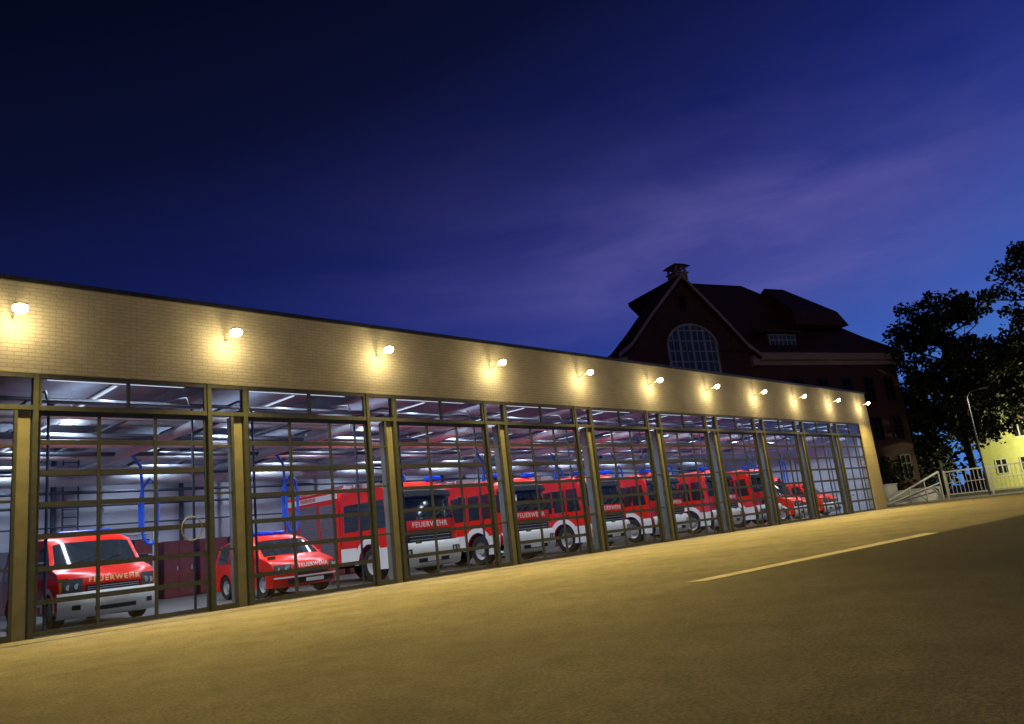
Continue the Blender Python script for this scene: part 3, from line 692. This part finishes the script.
# ---------------------------------------------------------------- trees
def leaves(mb,c,rad,nn,size,flat=.75):
    for _ in range(nn):
        d=Vector((random.gauss(0,1),random.gauss(0,1),random.gauss(0,1)*flat)); d=d.normalized()*rad*random.random()**.45
        p=c+d; s_=size*random.uniform(.6,1.3)
        a=Vector((random.uniform(-1,1),random.uniform(-1,1),random.uniform(-1,1))).normalized()
        b_=a.cross(Vector((random.uniform(-1,1),random.uniform(-1,1),random.uniform(-1,1)))).normalized()
        mb.add([p-a*s_,p-b_*s_*.55,p+a*s_,p+b_*s_*.55],[(0,1,2,3)])
def tree(loc,H,rad,label,seed,nb=16,leafn=75,size=.22,cr=1.2,t0=.28,qn=5):
    random.seed(seed)
    e=empty('tree',loc,label,'tree',group='trees beyond the fence')
    tr=MB(); cw=MB(); base=Vector((0,0,0)); topp=Vector((random.uniform(-.8,.8),random.uniform(-.8,.8),H*.85))
    tp=[base,Vector((.1,.05,H*.25)),Vector((-.1,.2,H*.5)),topp]
    tr.tube(tp,[.38,.30,.20,.06],9)
    def pt(t):
        i=min(2,int(t*3)); f=t*3-i; return tp[i].lerp(tp[i+1],f)
    for k_ in range(nb):
        t=t0+(.98-t0)*k_/nb; p=pt(min(t,.98)); az=k_*2.4+random.uniform(-.4,.4)
        rr=rad*random.uniform(.65,1.05)*math.sin(math.pi*min(.93,max(.15,(t-t0+.08)/(1.08-t0))))**.6
        en=p+Vector((math.cos(az)*rr,math.sin(az)*rr,rr*random.uniform(.15,.65)))
        md=p.lerp(en,.5)+Vector((0,0,-.15*rr*.3+random.uniform(-.2,.3)))
        tr.tube([p,md,en],[.13,.08,.025],6)
        for q in range(qn):
            s0=p.lerp(en,random.uniform(.35,1.0)); tw=s0+Vector((random.uniform(-1,1),random.uniform(-1,1),random.uniform(-.3,1)))*rad*.30
            tr.tube([s0,s0.lerp(tw,.5)+Vector((0,0,.1)),tw],[.04,.03,.012],5)
            leaves(cw,tw,cr*random.uniform(.55,1.1),leafn,size)
    tr.obj('trunk',M_bark,e,smooth=60); cw.obj('crown',M_leaf,e)
    return e
tree((86,21.3,0),22,6.4,'tall dark leafy tree with uneven airy crown beside the street',3,nb=28,leafn=90,cr=1.4,size=.27,t0=.30)
tree((92,26.0,0),14,5.0,'dark leafy tree with dense crown behind the ramp',11,nb=16,leafn=90,cr=1.4,size=.28)
tree((77,11.0,0),23.5,3.4,'tall slender tree with sparse leafy twigs at the street',23,nb=13,leafn=45,size=.22,cr=.95,t0=.68)
tree((97,18.0,0),17,5.3,'dark tree spreading its crown over the yellow house',41,nb=18,leafn=95,cr=1.5,size=.32,t0=.52)
tree((118,23.5,0),19,7,'large dark tree rising behind the yellow house',31,nb=20,leafn=80,cr=1.9,size=.38)
random.seed(5)
w=MB()
for k_ in range(70):
    x=random.uniform(74,98); y=24.8+(x-74)*.06+random.uniform(0,3.5)
    leaves(w,Vector((x,y,random.uniform(.6,3.6))),1.3,70,.2)
o=w.obj('shrubbery',M_leaf); o['kind']='stuff'; o['label']='dark dense shrubs beside the street'
w=MB()
for k_ in range(260):
    a_=random.uniform(-60,95); R_=random.uniform(190,215); c=Vector((R_*math.cos(math.radians(a_)),R_*math.sin(math.radians(a_)),random.uniform(1,8)))
    leaves(w,c,5,45,1.1)
o=w.obj('distant_woodland',M_leaf); o['kind']='stuff'; o['label']='distant dark line of trees on the horizon'

# ---------------------------------------------------------------- yellow house
H=empty('yellow_house',(101,23.9,0),'yellow-green rendered house with pitched roof and dark windows','house')
w=MB(); w.box(0,10,-20,0,0,8.4); w.obj('wall',M_yhouse,H)
w=MB(); w.add([(-.6,-20.6,8.35),(-.6,.6,8.35),(5,.6,11.0),(5,-20.6,11.0),(10.6,.6,8.35),(10.6,-20.6,8.35)],[(0,1,2,3),(3,2,4,5),(1,4,2),(0,3,5),(0,5,4,1)]); w.obj('roof',M_tile2,H)
for y in (-1.8,-4.2,-6.6,-9.6,-12.6,-15.6,-18.2):
    for z in (1.6,5.4):
        w=MB(); w.box(-.03,-.006,y-.55,y+.55,z,z+1.6); g=w.obj('window',M_bkglass,H)
        w=MB()
        for yy in (y-.55,y,y+.55): w.box(-.07,-.032,yy-.06,yy+.06,z,z+1.6)
        for zz_ in (z,z+1.6): w.box(-.06,-.034,y-.55,y+.55,zz_-.06,zz_+.06)
        w.obj('window_frame',M_whitew,g)

# ---------------------------------------------------------------- fence, ramp railing, street lamp, low wall
F=empty('metal_fence',(65,18.1,0),'pale metal bar fence along the edge of the yard','fence')
w=MB(); w.box(-.04,.04,-12,0,1.92,2.02); w.box(-.03,.03,-12,0,.25,.33); w.box(-.03,.03,-12,0,1.1,1.15); w.obj('rail',M_rail,F)
w=MB(); y=-11.95
while y<0: w.box(-.015,.015,y,y+.03,.331,1.099); w.box(-.015,.015,y,y+.03,1.151,1.919); y+=.27
w.obj('bars',M_rail,F)
for y in (-12,-9,-6,-3,0):
    w=MB(); w.box(-.055,.055,y+.005,y+.115,0,2.08); w.obj('post',M_rail,F)
Rr=empty('ramp_railing',(0,0,0),'sloping pale metal handrail beside a concrete ramp','railing')
w=MB(); w.tube([(60.6,21.0,.35),(64.9,18.5,2.05)],.075,8); w.tube([(60.6,21.0,.10),(64.9,18.5,1.25)],.045,8); w.obj('handrail',M_rail,Rr)
for t in (.1,.4,.7,1):
    x=60.6+4.3*t; y=21.0-2.5*t; w=MB(); w.box(x-.04,x+.04,y-.04,y+.04,0,.35+1.7*t-.05); w.obj('post',M_rail,Rr)
Wl=MB(); Wl.box(51.5,66,22.0,22.25,0,1.5); Wl.box(51.4,66.1,21.95,22.3,1.502,1.58); o=Wl.obj('garden_wall',M_pale); meta(o,'low pale concrete wall behind the ramp railing','wall')
Rm=MB(); Rm.add([(61,20.9,0.002),(61,21.9,0.002),(66,21.9,1.0),(66,18.9,1.0),(66,18.9,0.002),(66,21.9,0.002),(64.2,18.9,0.002)],[(0,6,3),(0,3,2,1),(6,4,3),(4,5,2,3)]); o=Rm.obj('ramp',M_pale); o['kind']='structure'
L=empty('street_lamp',(62.8,14.9,0),'slim grey street lamp with a short curved arm','street lamp')
w=MB(); w.tube([(0,0,0),(0,0,3),(0,0,7.0),(0,-.25,7.35),(0,-.9,7.45)],[.08,.065,.045,.04,.035],10); w.obj('pole',M_doorred,L,smooth=50)
w=MB(); w.box(-.13,.13,-1.5,-.88,7.39,7.51); w.obj('lamp_head',M_doorred,L,bevel=.03)
light('fence_fill_light','SPOT',1500,(1,.90,.62),L,(0,-1.2,7.30),(.25,.35,-1),spot_size=math.radians(130),spot_blend=.6,shadow_soft_size=.15)  # fill added at the lamp head to brighten fence and railing
Wn=empty('added_lantern',(100.95,10.0,7.3),'small added lantern on the yellow house wall','lantern')  # added lantern, stands in as source for the house fill
w=MB(); w.box(-1.2,-.0,-.03,.03,.0,.05); w.box(-1.35,-1.0,-.15,.15,.05,.12); w.obj('bracket',M_black,Wn)
w=MB(); w.box(-1.3,-1.05,-.12,.12,-.05,.048); w.obj('lamp_glass',M_lamp,Wn)
light('house_fill_light','POINT',4200,(1,.92,.45),Wn,(-4.5,5.5,-2.5),(0,0,-1),shadow_soft_size=.15)  # added fill floating off the wall to brighten the house

# ---------------------------------------------------------------- sun and world
sun=bpy.data.lights.new('sun','SUN'); sun.energy=.05; sun.angle=math.radians(12); sun.color=(1,.74,.66)
suno=bpy.data.objects.new('sun',sun); COL.objects.link(suno); suno.rotation_euler=Vector((.75,.62,-.22)).to_track_quat('-Z','Y').to_euler()
wd=bpy.data.worlds.new('World'); S.world=wd; wd.use_nodes=True; nt=wd.node_tree
bg=[x for x in nt.nodes if x.type=='BACKGROUND'][0]
tc=nt.nodes.new('ShaderNodeTexCoord'); sp=nt.nodes.new('ShaderNodeSeparateXYZ'); nt.links.new(tc.outputs['Generated'],sp.inputs[0])
zc=mathn('MAXIMUM',sp.outputs['Z'],0.0)
el=mathn('MULTIPLY',mathn('ARCSINE',zc,None),57.2958)
az=mathn('MULTIPLY',mathn('ABSOLUTE',mathn('ARCTAN2',sp.outputs['Y'],sp.outputs['X']),None),57.2958)
t=mathn('ADD',el,mathn('MULTIPLY',az,0.30))
tn=mathn('DIVIDE',t,80.0)
def lin(c): return tuple(((x/255)/12.92 if x/255<=.04045 else ((x/255+.055)/1.055)**2.4) for x in c)
skyc=ramp(tn,[(8/80,lin((76,128,208))),(16/80,lin((50,88,174))),(24/80,lin((30,52,134))),(32/80,lin((22,35,106))),(39/80,lin((17,26,80))),(48/80,lin((10,15,47))),(62/80,lin((4,7,20)))])
mp=nt.nodes.new('ShaderNodeMapping'); mp.inputs['Scale'].default_value=(2.2,2.2,9.0); mp.inputs['Rotation'].default_value=(math.radians(4),math.radians(-4),0)
nt.links.new(tc.outputs['Generated'],mp.inputs[0])
nz=nt.nodes.new('ShaderNodeTexNoise'); nz.inputs['Scale'].default_value=1.6; nz.inputs['Detail'].default_value=6; nz.inputs['Roughness'].default_value=.55; nz.inputs['Distortion'].default_value=.4
nt.links.new(mp.outputs[0],nz.inputs['Vector'])
def gauss(v,c,s): return mathn('POWER',2.71828,mathn('MULTIPLY',mathn('POWER',mathn('DIVIDE',mathn('SUBTRACT',v,c),s),2.0),-1.0))
g1=gauss(el,18.0,4.2); g2=gauss(az,25.0,17.0); g3=gauss(az,20,28)
nr=nt.nodes.new('ShaderNodeMapRange'); nr.inputs['From Min'].default_value=.3; nr.inputs['From Max'].default_value=.7; nt.links.new(nz.outputs['Fac'],nr.inputs['Value'])
fac=mathn('MULTIPLY',mathn('MULTIPLY',g1,g2),mathn('ADD',mathn('MULTIPLY',nr.outputs['Result'],.6),.4))
fac=mathn('ADD',mathn('MULTIPLY',fac,.68),mathn('MULTIPLY',mathn('MULTIPLY',nr.outputs['Result'],gauss(el,19,9)),mathn('MULTIPLY',g3,.20)))
mx=nt.nodes.new('ShaderNodeMix'); mx.data_type='RGBA'; mx.clamp_factor=True
nt.links.new(fac,mx.inputs[0]); nt.links.new(skyc,mx.inputs[6]); mx.inputs[7].default_value=(*lin((108,100,172)),1)
sk=nt.nodes.new('ShaderNodeTexSky'); sk.sky_type='NISHITA'; sk.sun_disc=False; sk.sun_elevation=math.radians(-5); sk.sun_rotation=math.radians(80)
add=nt.nodes.new('ShaderNodeMix'); add.data_type='RGBA'; add.blend_type='ADD'; add.inputs[0].default_value=.003
nt.links.new(mx.outputs[2],add.inputs[6]); nt.links.new(sk.outputs[0],add.inputs[7])
nt.links.new(add.outputs[2],bg.inputs[0]); bg.inputs[1].default_value=1.0
